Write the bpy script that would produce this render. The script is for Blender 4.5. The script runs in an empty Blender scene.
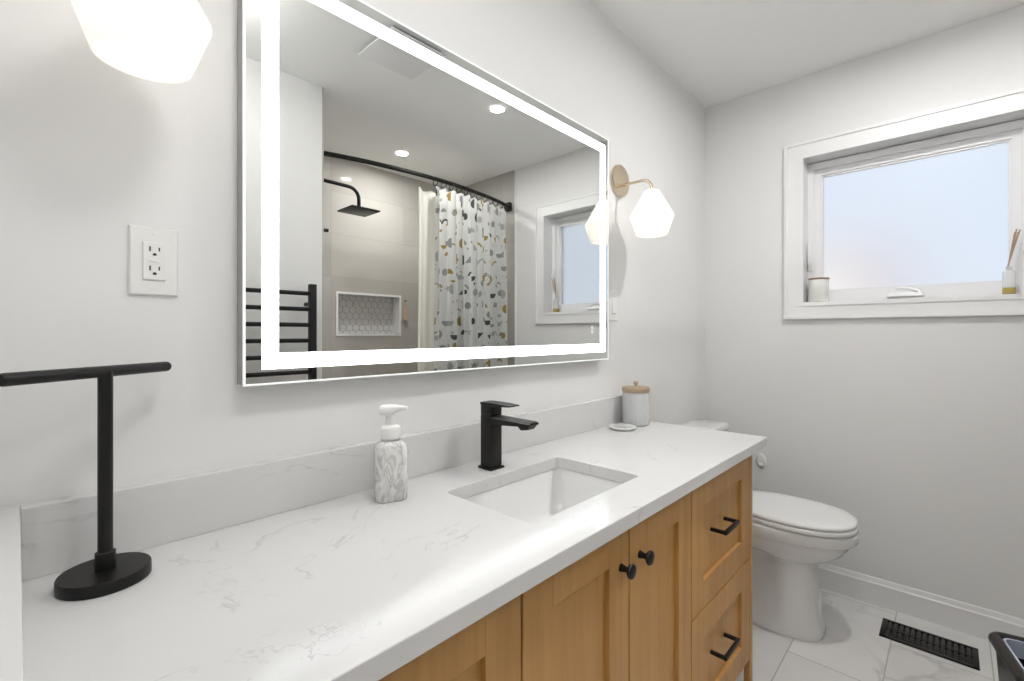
import bpy, bmesh, math, random
from mathutils import Vector, Matrix

random.seed(7)
scene = bpy.context.scene
COL = scene.collection
PI = math.pi

# ------------------------------------------------------------------ camera
cam_d = bpy.data.cameras.new('camera')
cam = bpy.data.objects.new('camera', cam_d)
COL.objects.link(cam)
cam.location = (0.0, -1.04, 1.2505)
cam.rotation_euler = (PI / 2, 0, 0.7562 - PI / 2)
cam_d.sensor_width = 36.0
cam_d.sensor_fit = 'HORIZONTAL'
cam_d.lens = 467.452 * 36.0 / 1024.0
cam_d.shift_y = -6.91 / 1024.0
cam_d.clip_start = 0.01
scene.camera = cam

# ------------------------------------------------------------------ sky and exposure
world = bpy.data.worlds.new('sky')
scene.world = world
world.use_nodes = True
wb = world.node_tree.nodes['Background']
wb.inputs['Color'].default_value = (0.80, 0.885, 1.0, 1)
wb.inputs['Strength'].default_value = 0.84
sun_d = bpy.data.lights.new('sun', 'SUN')
sun_d.energy = 2.2
sun_d.color = (1.0, 0.93, 0.85)
sun_d.angle = 0.02
sun = bpy.data.objects.new('sun', sun_d)
COL.objects.link(sun)
sun.location = (-20, 0, 15)
sun.rotation_euler = (0, -0.95, 0.15)     # low sun from behind the house, lighting the neighbour's brick front
scene.view_settings.view_transform = 'Standard'
scene.view_settings.look = 'None'
scene.view_settings.gamma = 1.0
scene.view_settings.use_curve_mapping = False
scene.view_settings.exposure = 0.2

CEIL_L = 720.0      # recessed ceiling light in the room
SHOWER_L = 620.0    # recessed light over the tub
DRUM_FILL_L = 25.0       # unseen drum light, added to fill the left side and ceiling
HALL_FILL_L = 600.0      # unseen hall light, added for soft fill through the doorway
LED_L = 6.5         # mirror light strip
BULB_L = 2.6       # bulb in each sconce
SHADE_L = 0.22      # glow of each opal shade

# ------------------------------------------------------------------ node helpers
class Nodes:
    def __init__(s, name):
        s.m = bpy.data.materials.new(name)
        s.m.use_nodes = True
        s.t = s.m.node_tree
        s.t.nodes.clear()
        s.out = s.t.nodes.new('ShaderNodeOutputMaterial')
    def node(s, kind, **kw):
        n = s.t.nodes.new(kind)
        for k, v in kw.items():
            setattr(n, k, v)
        return n
    def link(s, a, b):
        s.t.links.new(a, b)
    def put(s, sock, v):
        if hasattr(v, 'is_linked') or isinstance(v, bpy.types.NodeSocket):
            s.link(v, sock)
        else:
            sock.default_value = v
    def math(s, op, a, b=None, c=None):
        n = s.node('ShaderNodeMath', operation=op)
        s.put(n.inputs[0], a)
        if b is not None: s.put(n.inputs[1], b)
        if c is not None: s.put(n.inputs[2], c)
        return n.outputs[0]
    def mix(s, f, a, b):
        n = s.node('ShaderNodeMix', data_type='RGBA')
        s.put(n.inputs[0], f); s.put(n.inputs[6], a); s.put(n.inputs[7], b)
        return n.outputs[2]
    def coords(s, kind='Object'):
        return s.node('ShaderNodeTexCoord').outputs[kind]
    def mapped(s, vec, scale=(1, 1, 1), loc=(0, 0, 0), rot=(0, 0, 0)):
        n = s.node('ShaderNodeMapping')
        s.link(vec, n.inputs[0])
        n.inputs['Scale'].default_value = scale
        n.inputs['Location'].default_value = loc
        n.inputs['Rotation'].default_value = rot
        return n.outputs[0]
    def noise(s, vec, scale, detail=3, rough=0.5, dist=0.0):
        n = s.node('ShaderNodeTexNoise')
        s.link(vec, n.inputs['Vector'])
        n.inputs['Scale'].default_value = scale
        n.inputs['Detail'].default_value = detail
        n.inputs['Roughness'].default_value = rough
        n.inputs['Distortion'].default_value = dist
        return n.outputs['Fac']
    def ramp(s, f, stops):
        n = s.node('ShaderNodeValToRGB')
        s.link(f, n.inputs[0])
        e = n.color_ramp.elements
        while len(e) < len(stops): e.new(0.5)
        for el, (p, c) in zip(e, stops):
            el.position = p
            el.color = (c, c, c, 1) if isinstance(c, (int, float)) else (*c, 1)
        return n.outputs[0]
    def sep(s, vec):
        n = s.node('ShaderNodeSeparateXYZ')
        s.link(vec, n.inputs[0])
        return n.outputs
    def comb(s, x, y, z=0.0):
        n = s.node('ShaderNodeCombineXYZ')
        s.put(n.inputs[0], x); s.put(n.inputs[1], y); s.put(n.inputs[2], z)
        return n.outputs[0]
    def white(s, vec):
        n = s.node('ShaderNodeTexWhiteNoise', noise_dimensions='3D')
        s.link(vec, n.inputs[0])
        return n.outputs
    def bsdf(s, color, rough=0.5, metal=0.0, spec=0.5, coat=0.0, bump=None, bump_d=0.001, bump_s=0.3, **extra):
        b = s.node('ShaderNodeBsdfPrincipled')
        if isinstance(color, tuple) and len(color) == 3: color = (*color, 1)
        s.put(b.inputs['Base Color'], color)
        s.put(b.inputs['Roughness'], rough)
        b.inputs['Metallic'].default_value = metal
        b.inputs['Specular IOR Level'].default_value = spec
        b.inputs['Coat Weight'].default_value = coat
        b.inputs['Coat Roughness'].default_value = 0.05
        for k, v in extra.items():
            s.put(b.inputs[k], v)
        if bump is not None:
            n = s.node('ShaderNodeBump')
            n.inputs['Strength'].default_value = bump_s
            n.inputs['Distance'].default_value = bump_d
            s.link(bump, n.inputs['Height'])
            s.link(n.outputs[0], b.inputs['Normal'])
        s.link(b.outputs[0], s.out.inputs[0])
        return b

def plain(name, color, rough=0.5, metal=0.0, spec=0.5, coat=0.0, nscale=30.0, var=0.04, bump=0.0):
    n = Nodes(name)
    f = n.noise(n.coords(), nscale, 3)
    lo = tuple(c * (1 - var) for c in color)
    hi = tuple(min(1, c * (1 + var)) for c in color)
    c = n.mix(f, (*lo, 1), (*hi, 1))
    n.bsdf(c, rough, metal, spec, coat, bump=f if bump else None, bump_s=bump)
    return n.m

def emitter(name, color, strength):
    n = Nodes(name)
    e = n.node('ShaderNodeEmission')
    e.inputs[0].default_value = (*color, 1)
    e.inputs[1].default_value = strength
    n.link(e.outputs[0], n.out.inputs[0])
    return n.m

# ------------------------------------------------------------------ materials
M = {}
M['wall'] = plain('wall_paint', (0.80, 0.797, 0.79), 0.62, spec=0.25, nscale=220, var=0.012, bump=0.04)
M['ceiling'] = plain('ceiling_paint', (0.93, 0.93, 0.92), 0.8, spec=0.2, nscale=180, var=0.012)
M['trim'] = plain('white_trim_paint', (0.84, 0.84, 0.84), 0.35, nscale=60, var=0.01)
M['vinyl'] = plain('white_vinyl', (0.82, 0.82, 0.83), 0.3, nscale=60, var=0.01)
M['ceramic'] = plain('white_glazed_ceramic', (0.80, 0.80, 0.79), 0.07, coat=0.5, nscale=20, var=0.008)
M['seat'] = plain('white_seat_plastic', (0.82, 0.82, 0.81), 0.22, nscale=20, var=0.008)
M['plastic'] = plain('white_plastic', (0.82, 0.82, 0.80), 0.28, nscale=40, var=0.01)
M['black'] = plain('matt_black_metal', (0.007, 0.0065, 0.006), 0.36, metal=0.0, spec=0.32, nscale=90, var=0.15, bump=0.02)
M['bronze'] = plain('dark_bronze_metal', (0.022, 0.018, 0.016), 0.32, metal=0.25, nscale=90, var=0.2)
M['slot'] = plain('dark_slot', (0.01, 0.01, 0.01), 0.7, nscale=50, var=0.1)
M['dark'] = plain('dark_gap_shade', (0.02, 0.012, 0.007), 0.8, nscale=20, var=0.1)
M['brass'] = plain('brushed_brass', (0.66, 0.55, 0.41), 0.24, metal=1.0, nscale=120, var=0.1)
M['gold'] = plain('antique_gold', (0.46, 0.36, 0.25), 0.40, metal=0.7, nscale=150, var=0.15)
M['steel'] = plain('satin_steel', (0.55, 0.55, 0.55), 0.3, metal=1.0, nscale=80, var=0.05)
M['alu'] = plain('satin_aluminium', (0.42, 0.42, 0.41), 0.45, metal=0.6, nscale=80, var=0.05)
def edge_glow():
    n = Nodes('glass_edge_added_glow')
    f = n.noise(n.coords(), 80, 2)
    n.bsdf(n.mix(f, (0.84, 0.86, 0.85, 1), (0.88, 0.90, 0.89, 1)), 0.3, **{'Emission Color': (0.95, 0.98, 1.0, 1), 'Emission Strength': 0.35})  # weak emission added so the edge line reads brighter than the wall
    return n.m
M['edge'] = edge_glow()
M['liner'] = plain('pale_blue_bag', (0.55, 0.62, 0.75), 0.25, nscale=25, var=0.12)
M['linerc'] = plain('cream_curtain_liner', (0.80, 0.78, 0.72), 0.6, nscale=60, var=0.02)
M['loofah'] = plain('pinkish_wood', (0.60, 0.42, 0.34), 0.6, nscale=40, var=0.1)
M['reed'] = plain('tan_reed', (0.42, 0.30, 0.22), 0.7, nscale=90, var=0.2)
M['lidwood'] = plain('brown_wood_lid', (0.28, 0.18, 0.11), 0.5, nscale=60, var=0.2)
M['amber'] = plain('golden_base', (0.42, 0.32, 0.10), 0.25, nscale=60, var=0.3)
M['candle'] = plain('cream_candle_jar', (0.74, 0.74, 0.71), 0.25, nscale=60, var=0.02)
M['tub'] = plain('white_tub_acrylic', (0.82, 0.82, 0.81), 0.12, coat=0.3, nscale=10, var=0.01)
M['led'] = emitter('led_light', (0.93, 0.965, 1.0), LED_L)
M['bulb'] = emitter('bulb_light', (1.0, 0.93, 0.82), BULB_L)
M['down'] = emitter('ceiling_light_glow', (1.0, 0.985, 0.965), CEIL_L)
M['shower'] = emitter('shower_light_glow', (1.0, 0.985, 0.965), SHOWER_L)
M['drum'] = emitter('drum_fill_glow', (1.0, 0.985, 0.965), DRUM_FILL_L)
M['hall'] = emitter('hall_fill_glow', (1.0, 0.97, 0.93), HALL_FILL_L)
M['button'] = emitter('touch_button_glow', (0.95, 0.97, 1.0), 1.1)

def mirror_mat():
    n = Nodes('silvered_mirror')
    f = n.noise(n.coords(), 3.0, 2)
    c = n.mix(f, (0.775, 0.785, 0.77, 1), (0.785, 0.795, 0.78, 1))
    n.bsdf(c, 0.0, 1.0)
    return n.m
M['mirror'] = mirror_mat()

def quartz(name, base=(0.68, 0.678, 0.672), vein=(0.42, 0.41, 0.40), amount=1.0, rough=0.15, vscale=2.2, coat=0.0, vw=95.0):
    n = Nodes(name)
    co = n.coords()
    warp = n.noise(co, vscale, 5, 0.6, 1.2)
    d = n.math('ABSOLUTE', n.math('SUBTRACT', warp, 0.5))
    vein_m = n.math('SUBTRACT', 1.0, n.math('MINIMUM', n.math('MULTIPLY', d, vw), 1.0))
    patch = n.ramp(n.noise(n.mapped(co, (1, 1, 1), (3.1, 1.7, 0.4)), 5.5, 3), [(0.5, 0.0), (0.64, 1.0)])
    v1 = n.math('MULTIPLY', vein_m, patch)
    speck = n.ramp(n.noise(n.mapped(co, (1, 1, 1), (9, 4, 2)), 62, 3, 0.6), [(0.66, 0.0), (0.76, 1.0)])
    zone = n.ramp(n.noise(n.mapped(co, (1, 1, 1), (5, 2, 7)), 6, 2), [(0.52, 0.0), (0.66, 1.0)])
    v2 = n.math('MULTIPLY', n.math('MULTIPLY', speck, zone), 0.6)
    cloud = n.math('MULTIPLY', n.noise(co, 9, 4), 0.10)
    f = n.math('MULTIPLY', n.math('MINIMUM', n.math('ADD', n.math('ADD', v1, v2), cloud), 1.0), amount)
    n.bsdf(n.mix(f, (*base, 1), (*vein, 1)), rough, spec=0.2, coat=coat)
    return n.m
M['quartz'] = quartz('white_quartz', amount=0.62, vw=170.0)
M['marble'] = quartz('white_veined_marble', (0.80, 0.79, 0.77), (0.30, 0.28, 0.26), 0.8, 0.22, 9.0)
M['hexmarble'] = quartz('hex_marble', (0.62, 0.61, 0.60), (0.33, 0.32, 0.31), 0.9, 0.25, 7.0)

def wood(name):
    n = Nodes(name)
    co = n.coords()
    g = n.noise(n.mapped(co, (34, 34, 1.3)), 1.0, 5, 0.62, 0.4)
    fine = n.noise(n.mapped(co, (260, 260, 5)), 1.0, 3, 0.6)
    broad = n.noise(n.mapped(co, (5, 5, 0.6)), 1.0, 2)
    f = n.math('ADD', n.math('MULTIPLY', g, 0.55), n.math('ADD', n.math('MULTIPLY', fine, 0.2), n.math('MULTIPLY', broad, 0.25)))
    c = n.ramp(f, [(0.30, (0.42, 0.212, 0.062)), (0.50, (0.52, 0.280, 0.090)), (0.70, (0.59, 0.335, 0.118))])
    n.bsdf(c, 0.42, spec=0.35, bump=fine, bump_s=0.05)
    return n.m
M['wood'] = wood('honey_maple_wood')

def tiles(name, axes, x0, y0, lx, ly, shift, grout_w, base, grout, vein, rough, streak=None):
    n = Nodes(name)
    co = n.coords()
    s = n.sep(co)
    a, b = s[axes[0]], s[axes[1]]
    v = n.math('DIVIDE', n.math('SUBTRACT', b, y0), ly)
    row = n.math('FLOOR', v)
    u = n.math('DIVIDE', n.math('SUBTRACT', n.math('SUBTRACT', a, x0), n.math('MULTIPLY', row, shift)), lx)
    cell = n.comb(n.math('FLOOR', u), row, 0.5)
    def edge(t, size):
        fr = n.math('FRACT', t)
        d = n.math('MULTIPLY', n.math('MINIMUM', fr, n.math('SUBTRACT', 1.0, fr)), size)
        return n.math('LESS_THAN', d, grout_w / 2)
    g = n.math('MAXIMUM', edge(u, lx), edge(v, ly))
    r = n.white(cell)
    off = n.node('ShaderNodeVectorMath', operation='MULTIPLY_ADD')
    n.link(r[1], off.inputs[0]); off.inputs[1].default_value = (9, 9, 9); n.link(co, off.inputs[2])
    cc = off.outputs[0]
    if streak: cc2 = n.mapped(cc, streak)
    else: cc2 = cc
    w = n.noise(cc2, 3.0, 4, 0.55, 0.8)
    d = n.math('ABSOLUTE', n.math('SUBTRACT', w, 0.5))
    vm = n.math('SUBTRACT', 1.0, n.math('MINIMUM', n.math('MULTIPLY', d, 26.0), 1.0))
    vm = n.math('MULTIPLY', vm, n.ramp(n.noise(cc, 2.3, 2), [(0.42, 0.0), (0.65, 1.0)]))
    f = n.math('ADD', n.math('MULTIPLY', vm, 0.55), n.math('MULTIPLY', n.noise(cc2, 7, 3), 0.28))
    c = n.mix(f, (*base, 1), (*vein, 1))
    tint = n.math('MULTIPLY', n.math('SUBTRACT', r[0], 0.5), 0.10)
    hv = n.node('ShaderNodeHueSaturation')
    n.link(c, hv.inputs['Color']); n.link(n.math('ADD', 1.0, tint), hv.inputs['Value'])
    c = n.mix(g, hv.outputs[0], (*grout, 1))
    n.bsdf(c, n.math('ADD', rough, n.math('MULTIPLY', g, 0.5)), spec=0.5, bump=n.math('SUBTRACT', 1.0, g), bump_s=0.4)
    return n.m
M['floor'] = tiles('floor_marble_tile', (0, 1), 2.085, -0.8565, 0.60, 0.2915, -0.335, 0.004,
                   (0.77, 0.76, 0.745), (0.40, 0.39, 0.38), (0.47, 0.46, 0.45), 0.18)
M['tile_x'] = tiles('shower_tile_long', (0, 2), 1.575, 1.0455, 0.622, 0.3125, 0.0, 0.003,
                    (0.49, 0.468, 0.438), (0.36, 0.34, 0.32), (0.47, 0.445, 0.415), 0.05, (0.5, 1, 3.5))
M['tile_y'] = tiles('shower_tile_end', (1, 2), -2.345, 1.0455, 0.622, 0.3125, 0.0, 0.003,
                    (0.49, 0.468, 0.438), (0.36, 0.34, 0.32), (0.47, 0.445, 0.415), 0.05, (1, 0.5, 3.5))

def frosted():
    n = Nodes('frosted_glass')
    f = n.noise(n.coords(), 240, 2)
    n.bsdf((0.97, 0.98, 1.0), 0.38, spec=0.3, bump=f, bump_s=0.02, **{'Transmission Weight': 1.0, 'IOR': 1.3})
    return n.m
M['frost'] = frosted()

def clear_glass(name, tint, rough=0.05, ribs=False):
    n = Nodes(name)
    bump = n.noise(n.coords(), 90 if ribs else 20, 3)
    n.bsdf(tint, rough, spec=0.5, bump=bump, bump_s=0.25 if ribs else 0.02, bump_d=0.002,
           **{'Transmission Weight': 0.45 if ribs else 0.9, 'IOR': 1.3})
    return n.m
M['ribglass'] = clear_glass('textured_glass', (0.90, 0.91, 0.92), 0.22, True)
M['glass'] = clear_glass('clear_glass', (0.92, 0.94, 0.95), 0.06)

def opal():
    n = Nodes('opal_glass_lit')
    d = n.node('ShaderNodeBsdfDiffuse'); d.inputs[0].default_value = (0.88, 0.87, 0.85, 1)
    t = n.node('ShaderNodeBsdfTranslucent'); t.inputs[0].default_value = (0.90, 0.88, 0.85, 1)
    f = n.noise(n.coords(), 12, 2)
    mx = n.node('ShaderNodeMixShader'); mx.inputs[0].default_value = 0.55
    n.link(d.outputs[0], mx.inputs[1]); n.link(t.outputs[0], mx.inputs[2])
    e = n.node('ShaderNodeEmission')
    n.link(n.mix(f, (1.0, 0.965, 0.91, 1), (1.0, 0.975, 0.93, 1)), e.inputs[0])
    e.inputs[1].default_value = SHADE_L
    a = n.node('ShaderNodeAddShader')
    n.link(mx.outputs[0], a.inputs[0]); n.link(e.outputs[0], a.inputs[1])
    n.link(a.outputs[0], n.out.inputs[0])
    return n.m
M['opal'] = opal()

def curtain_print():
    n = Nodes('printed_curtain_cloth')
    uv = n.sep(n.coords('UV'))
    def layer(size, du, dv):
        v = n.math('DIVIDE', n.math('ADD', uv[1], dv), size)
        row = n.math('FLOOR', v)
        u = n.math('ADD', n.math('DIVIDE', n.math('ADD', uv[0], du), size), n.math('MULTIPLY', row, 0.37))
        cell = n.comb(n.math('FLOOR', u), row, du)
        r = n.white(cell); rc = n.sep(r[1])
        r4 = n.white(n.comb(row, n.math('FLOOR', u), du + 3.3))[0]
        px = n.math('SUBTRACT', n.math('FRACT', u), n.math('ADD', 0.42, n.math('MULTIPLY', rc[0], 0.16)))
        py = n.math('SUBTRACT', n.math('FRACT', v), n.math('ADD', 0.42, n.math('MULTIPLY', rc[1], 0.16)))
        ang = n.math('MULTIPLY', n.math('FLOOR', n.math('MULTIPLY', rc[2], 4)), PI / 2)
        ca, sa = n.math('COSINE', ang), n.math('SINE', ang)
        qx = n.math('ADD', n.math('MULTIPLY', px, ca), n.math('MULTIPLY', py, sa))
        qy = n.math('SUBTRACT', n.math('MULTIPLY', py, ca), n.math('MULTIPLY', px, sa))
        rad = n.math('SQRT', n.math('ADD', n.math('MULTIPLY', px, px), n.math('MULTIPLY', py, py)))
        disc = n.math('LESS_THAN', rad, 0.23)
        half = n.math('MULTIPLY', n.math('LESS_THAN', rad, 0.33), n.math('GREATER_THAN', qy, 0.0))
        arch = n.math('MULTIPLY', n.math('MULTIPLY', n.math('LESS_THAN', rad, 0.35), n.math('GREATER_THAN', rad, 0.22)),
                      n.math('GREATER_THAN', py, 0.02))
        tri = n.math('MULTIPLY', n.math('MULTIPLY', n.math('GREATER_THAN', qx, -0.24), n.math('GREATER_THAN', qy, -0.24)),
                     n.math('LESS_THAN', n.math('ADD', qx, qy), 0.0))
        def pick(lo, hi, shape):
            return n.math('MULTIPLY', shape, n.math('MULTIPLY', n.math('GREATER_THAN', r[0], lo), n.math('LESS_THAN', r[0], hi)))
        m = n.math('MAXIMUM', n.math('MAXIMUM', pick(-1, 0.16, disc), pick(0.16, 0.60, half)),
                   n.math('MAXIMUM', pick(0.60, 0.78, arch), pick(0.78, 0.93, tri)))
        pal = n.node('ShaderNodeValToRGB')
        pal.color_ramp.interpolation = 'CONSTANT'
        n.link(r4, pal.inputs[0])
        cols = [(0.0, (0.50, 0.38, 0.14)), (0.3, (0.44, 0.44, 0.44)), (0.66, (0.14, 0.14, 0.15)), (0.80, (0.58, 0.58, 0.57))]
        e = pal.color_ramp.elements
        while len(e) < 4: e.new(0.5)
        for el, (p, c) in zip(e, cols):
            el.position = p; el.color = (*c, 1)
        return m, pal.outputs[0]
    m1, c1 = layer(0.105, 0.0, 0.0)
    m2, c2 = layer(0.075, 4.13, 0.31)
    keep = n.math('GREATER_THAN', n.noise(n.comb(uv[0], uv[1], 0.7), 11, 1), 0.56)
    m2 = n.math('MULTIPLY', m2, keep)
    weave = n.noise(n.coords(), 300, 2)
    base = n.mix(weave, (0.90, 0.90, 0.89, 1), (0.93, 0.93, 0.92, 1))
    c = n.mix(m2, base, c2)
    c = n.mix(m1, c, c1)
    b = n.bsdf(c, 0.75, spec=0.15)
    t = n.node('ShaderNodeBsdfTranslucent'); n.link(c, t.inputs[0])
    mx = n.node('ShaderNodeMixShader'); mx.inputs[0].default_value = 0.48
    n.link(b.outputs[0], mx.inputs[1]); n.link(t.outputs[0], mx.inputs[2]); n.link(mx.outputs[0], n.out.inputs[0])
    return n.m
M['print'] = curtain_print()

def brick():
    n = Nodes('pinkish_brick')
    b = n.node('ShaderNodeTexBrick')
    n.link(n.mapped(n.coords(), (1, 1, 1), (0, 0, 0), (PI / 2, 0, PI / 2)), b.inputs['Vector'])
    b.inputs['Color1'].default_value = (0.95, 0.74, 0.66, 1)
    b.inputs['Color2'].default_value = (0.92, 0.70, 0.62, 1)
    b.inputs['Mortar'].default_value = (0.8, 0.76, 0.7, 1)
    b.inputs['Scale'].default_value = 4.0
    n.bsdf(b.outputs[0], 0.85)
    return n.m
M['brick'] = brick()
M['roof'] = plain('grey_shingle', (0.62, 0.56, 0.54), 0.9, nscale=12, var=0.2)
M['snow'] = plain('pale_ground', (0.80, 0.78, 0.76), 0.9, nscale=2, var=0.1)

# ------------------------------------------------------------------ mesh helpers
class MB:
    """collects verts/faces for ONE mesh object"""
    def __init__(s):
        s.v, s.f, s.uv = [], [], None
    def add(s, v, f, mat=None):
        o = len(s.v)
        s.v += [tuple(mat @ Vector(p)) if mat else tuple(p) for p in v]
        s.f += [tuple(i + o for i in q) for q in f]
        return s
    def box(s, x0, x1, y0, y1, z0, z1, bev=0.0, seg=2, mat=None):
        bm = bmesh.new()
        bmesh.ops.create_cube(bm, size=1.0)
        for v in bm.verts:
            v.co = Vector(((x0 + x1) / 2 + v.co.x * (x1 - x0), (y0 + y1) / 2 + v.co.y * (y1 - y0), (z0 + z1) / 2 + v.co.z * (z1 - z0)))
        if bev > 0:
            bmesh.ops.bevel(bm, geom=bm.edges[:], offset=bev, segments=seg, profile=0.5, affect='EDGES')
        return s.bm(bm, mat)
    def bm(s, bm, mat=None):
        bm.verts.index_update()
        v = [tuple(x.co) for x in bm.verts]
        f = [tuple(x.index for x in q.verts) for q in bm.faces]
        bm.free()
        return s.add(v, f, mat)
    def loft(s, rings, cap0=True, cap1=True, closed=True, mat=None):
        n = len(rings[0]); v = [p for r in rings for p in r]; f = []
        for i in range(len(rings) - 1):
            for j in range(n if closed else n - 1):
                k = (j + 1) % n
                f.append((i * n + j, i * n + k, (i + 1) * n + k, (i + 1) * n + j))
        if cap0: f.append(tuple(reversed(range(n))))
        if cap1: f.append(tuple((len(rings) - 1) * n + j for j in range(n)))
        return s.add(v, f, mat)
    def lathe(s, prof, c=(0, 0, 0), n=40, mat=None, cap0=True, cap1=True):
        """prof: (r, z) from bottom to top about the z axis at c"""
        rings = [[(c[0] + r * math.cos(2 * PI * j / n), c[1] + r * math.sin(2 * PI * j / n), c[2] + z) for j in range(n)] for r, z in prof]
        return s.loft(rings, cap0, cap1, True, mat)
    def tube(s, pts, r, n=16, caps=True):
        pts = [Vector(p) for p in pts]
        rad = r if isinstance(r, (list, tuple)) else [r] * len(pts)
        rings = []; up = None
        for i, p in enumerate(pts):
            t = (pts[min(i + 1, len(pts) - 1)] - pts[max(i - 1, 0)]).normalized()
            if up is None:
                up = Vector((0, 0, 1)) if abs(t.z) < 0.9 else Vector((1, 0, 0))
            a = t.cross(up).normalized(); b = a.cross(t).normalized(); up = b
            rings.append([tuple(p + rad[i] * (math.cos(2 * PI * j / n) * a + math.sin(2 * PI * j / n) * b)) for j in range(n)])
        return s.loft(rings, caps, caps)
    def frame(s, x0, x1, z0, z1, w, y0, y1):
        """flat rectangular frame in the XZ plane, mitred, from y0 to y1; w = width inward"""
        o = [(x0, z0), (x1, z0), (x1, z1), (x0, z1)]
        i = [(x0 + w, z0 + w), (x1 - w, z0 + w), (x1 - w, z1 - w), (x0 + w, z1 - w)]
        v = [(a, y0, b) for a, b in o] + [(a, y0, b) for a, b in i] + [(a, y1, b) for a, b in o] + [(a, y1, b) for a, b in i]
        f = []
        for j in range(4):
            k = (j + 1) % 4
            f += [(j, k, 4 + k, 4 + j), (8 + j, 12 + j, 12 + k, 8 + k), (j, 8 + j, 8 + k, k), (4 + j, 4 + k, 12 + k, 12 + j)]
        return s.add(v, f)
    def build(s, name, mat, parent=None, smooth=0.6, loc=None):
        me = bpy.data.meshes.new(name)
        v = s.v
        if loc is not None:
            v = [(p[0] - loc[0], p[1] - loc[1], p[2] - loc[2]) for p in v]
        me.from_pydata(v, [], s.f)
        me.update()
        bm = bmesh.new(); bm.from_mesh(me)
        bmesh.ops.recalc_face_normals(bm, faces=bm.faces[:])
        bm.to_mesh(me); bm.free()
        me.materials.append(mat)
        if smooth:
            for p in me.polygons: p.use_smooth = True
            me.set_sharp_from_angle(angle=smooth)
        o = bpy.data.objects.new(name, me)
        COL.objects.link(o)
        if parent is not None: o.parent = parent
        if loc is not None: o.location = loc
        return o

def tag(o, label=None, cat=None, group=None, kind=None):
    if label: o['label'] = label
    if cat: o['category'] = cat
    if group: o['group'] = group
    if kind: o['kind'] = kind
    return o

def thing(name, label, cat, loc=(0, 0, 0), rz=0.0, group=None):
    o = bpy.data.objects.new(name, None)
    COL.objects.link(o)
    o.location = loc
    o.rotation_euler = (0, 0, rz)
    o.empty_display_size = 0.05
    return tag(o, label, cat, group)

def struct(name, mb, mat, smooth=0.0):
    return tag(mb.build(name, mat, None, smooth), kind='structure')

def copy_thing(root, loc, label=None):
    r = root.copy(); COL.objects.link(r); r.location = loc
    if label: r['label'] = label
    for ch in list(root.children):
        c = ch.copy(); COL.objects.link(c); c.parent = r
        for g in list(ch.children):
            d = g.copy(); COL.objects.link(d); d.parent = c
    return r

def rrect(hx, hy, r, z, k=6, cx=0.0, cy=0.0):
    pts = []
    for qx, qy, a0 in ((1, 1, 0), (-1, 1, PI / 2), (-1, -1, PI), (1, -1, 3 * PI / 2)):
        for i in range(k + 1):
            a = a0 + (PI / 2) * i / k
            pts.append((cx + qx * (hx - r) + r * math.cos(a), cy + qy * (hy - r) + r * math.sin(a), z))
    return pts

def sell(hx, y0, y1, z, n=48, e=2.4, cx=0.0, fx=None):
    """egg-like outline: half-width hx, from y0 (front, negative) to y1 (back)"""
    pts = []; cy = (y0 + y1) / 2; hy = (y1 - y0) / 2
    for j in range(n):
        a = 2 * PI * j / n
        c, s_ = math.cos(a), math.sin(a)
        x = math.copysign(abs(c) ** (2 / e), c) * hx
        y = cy + math.copysign(abs(s_) ** (2 / e), s_) * hy
        if fx: x *= fx(y, z)
        pts.append((cx + x, y, z))
    return pts

# ------------------------------------------------------------------ room dimensions
H = 2.553; W = 2.7335; YP = -1.4643; YS = -2.345; XS = 1.106; XL = -0.0237
ZC = 0.878; ZSLAB = 0.8455; YF = -0.5535; XR = 1.854

# ------------------------------------------------------------------ the setting
struct('floor', MB().box(-1.6, W + 0.2, -2.6, 0.8, -0.1, 0.0), M['floor'])
struct('ceiling', MB().box(-1.6, W + 0.2, -2.6, 0.8, H, H + 0.1), M['ceiling'])
struct('wall_back', MB().box(-0.16, W + 0.2, 0.0, 0.12, 0, H), M['wall'])
wy0, wy1, wz0, wz1 = -1.2850, -0.4800, 1.4090, 2.1310         # window opening
b = MB()
b.box(W, W + 0.2, -2.45, wy0, 0, H).box(W, W + 0.2, wy1, 0.0, 0, H)
b.box(W, W + 0.2, wy0, wy1, 0, wz0).box(W, W + 0.2, wy0, wy1, wz1, H)
struct('wall_right', b, M['wall'])
struct('wall_front', MB().box(-0.16, XS, YS - 0.1, YP, 0, H), M['wall'])
b = MB()
b.box(-0.16, XL, -0.62, 0.0, 0, H).box(-0.16, XL, YP, -0.62, 2.08, H)
struct('wall_left', b, M['wall'])
# tiled tub surround
nx0, nx1, nz0, nz1 = 1.6134, 2.166, 1.2350, 1.5600            # niche opening
b = MB()
b.box(XS, nx0, YS - 0.1, YS, 0, H).box(nx1, W, YS - 0.1, YS, 0, H)
b.box(nx0, nx1, YS - 0.1, YS, 0, nz0).box(nx0, nx1, YS - 0.1, YS, nz1, H)
struct('wall_shower_back', b, M['tile_x'])
struct('wall_shower_left', MB().box(XS, XS + 0.01, YS, YP - 0.002, 0, H), M['tile_y'])
struct('wall_shower_right', MB().box(W - 0.01, W, YS, -1.5832, 0, H), M['tile_y'])
struct('trim_shower', MB().box(W - 0.012, W, -1.5832, -1.5740, 0, H, 0.001), M['trim'])
# hall beyond the doorway behind the camera
b = MB().box(-1.6, -1.5, -2.5, 0.8, 0, H).box(-1.5, -0.16, 0.7, 0.8, 0, H).box(-1.5, -0.16, -2.5, -2.4, 0, H)
struct('wall_hall', b, M['wall'])
b = MB()
b.box(-0.165, XL + 0.003, -0.64, -0.615, 0, 2.08).box(-0.165, XL + 0.003, YP, YP + 0.02, 0, 2.08).box(-0.165, XL + 0.003, YP + 0.02, -0.64, 2.06, 2.085)
struct('trim_doorway', b, M['trim'])

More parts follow.
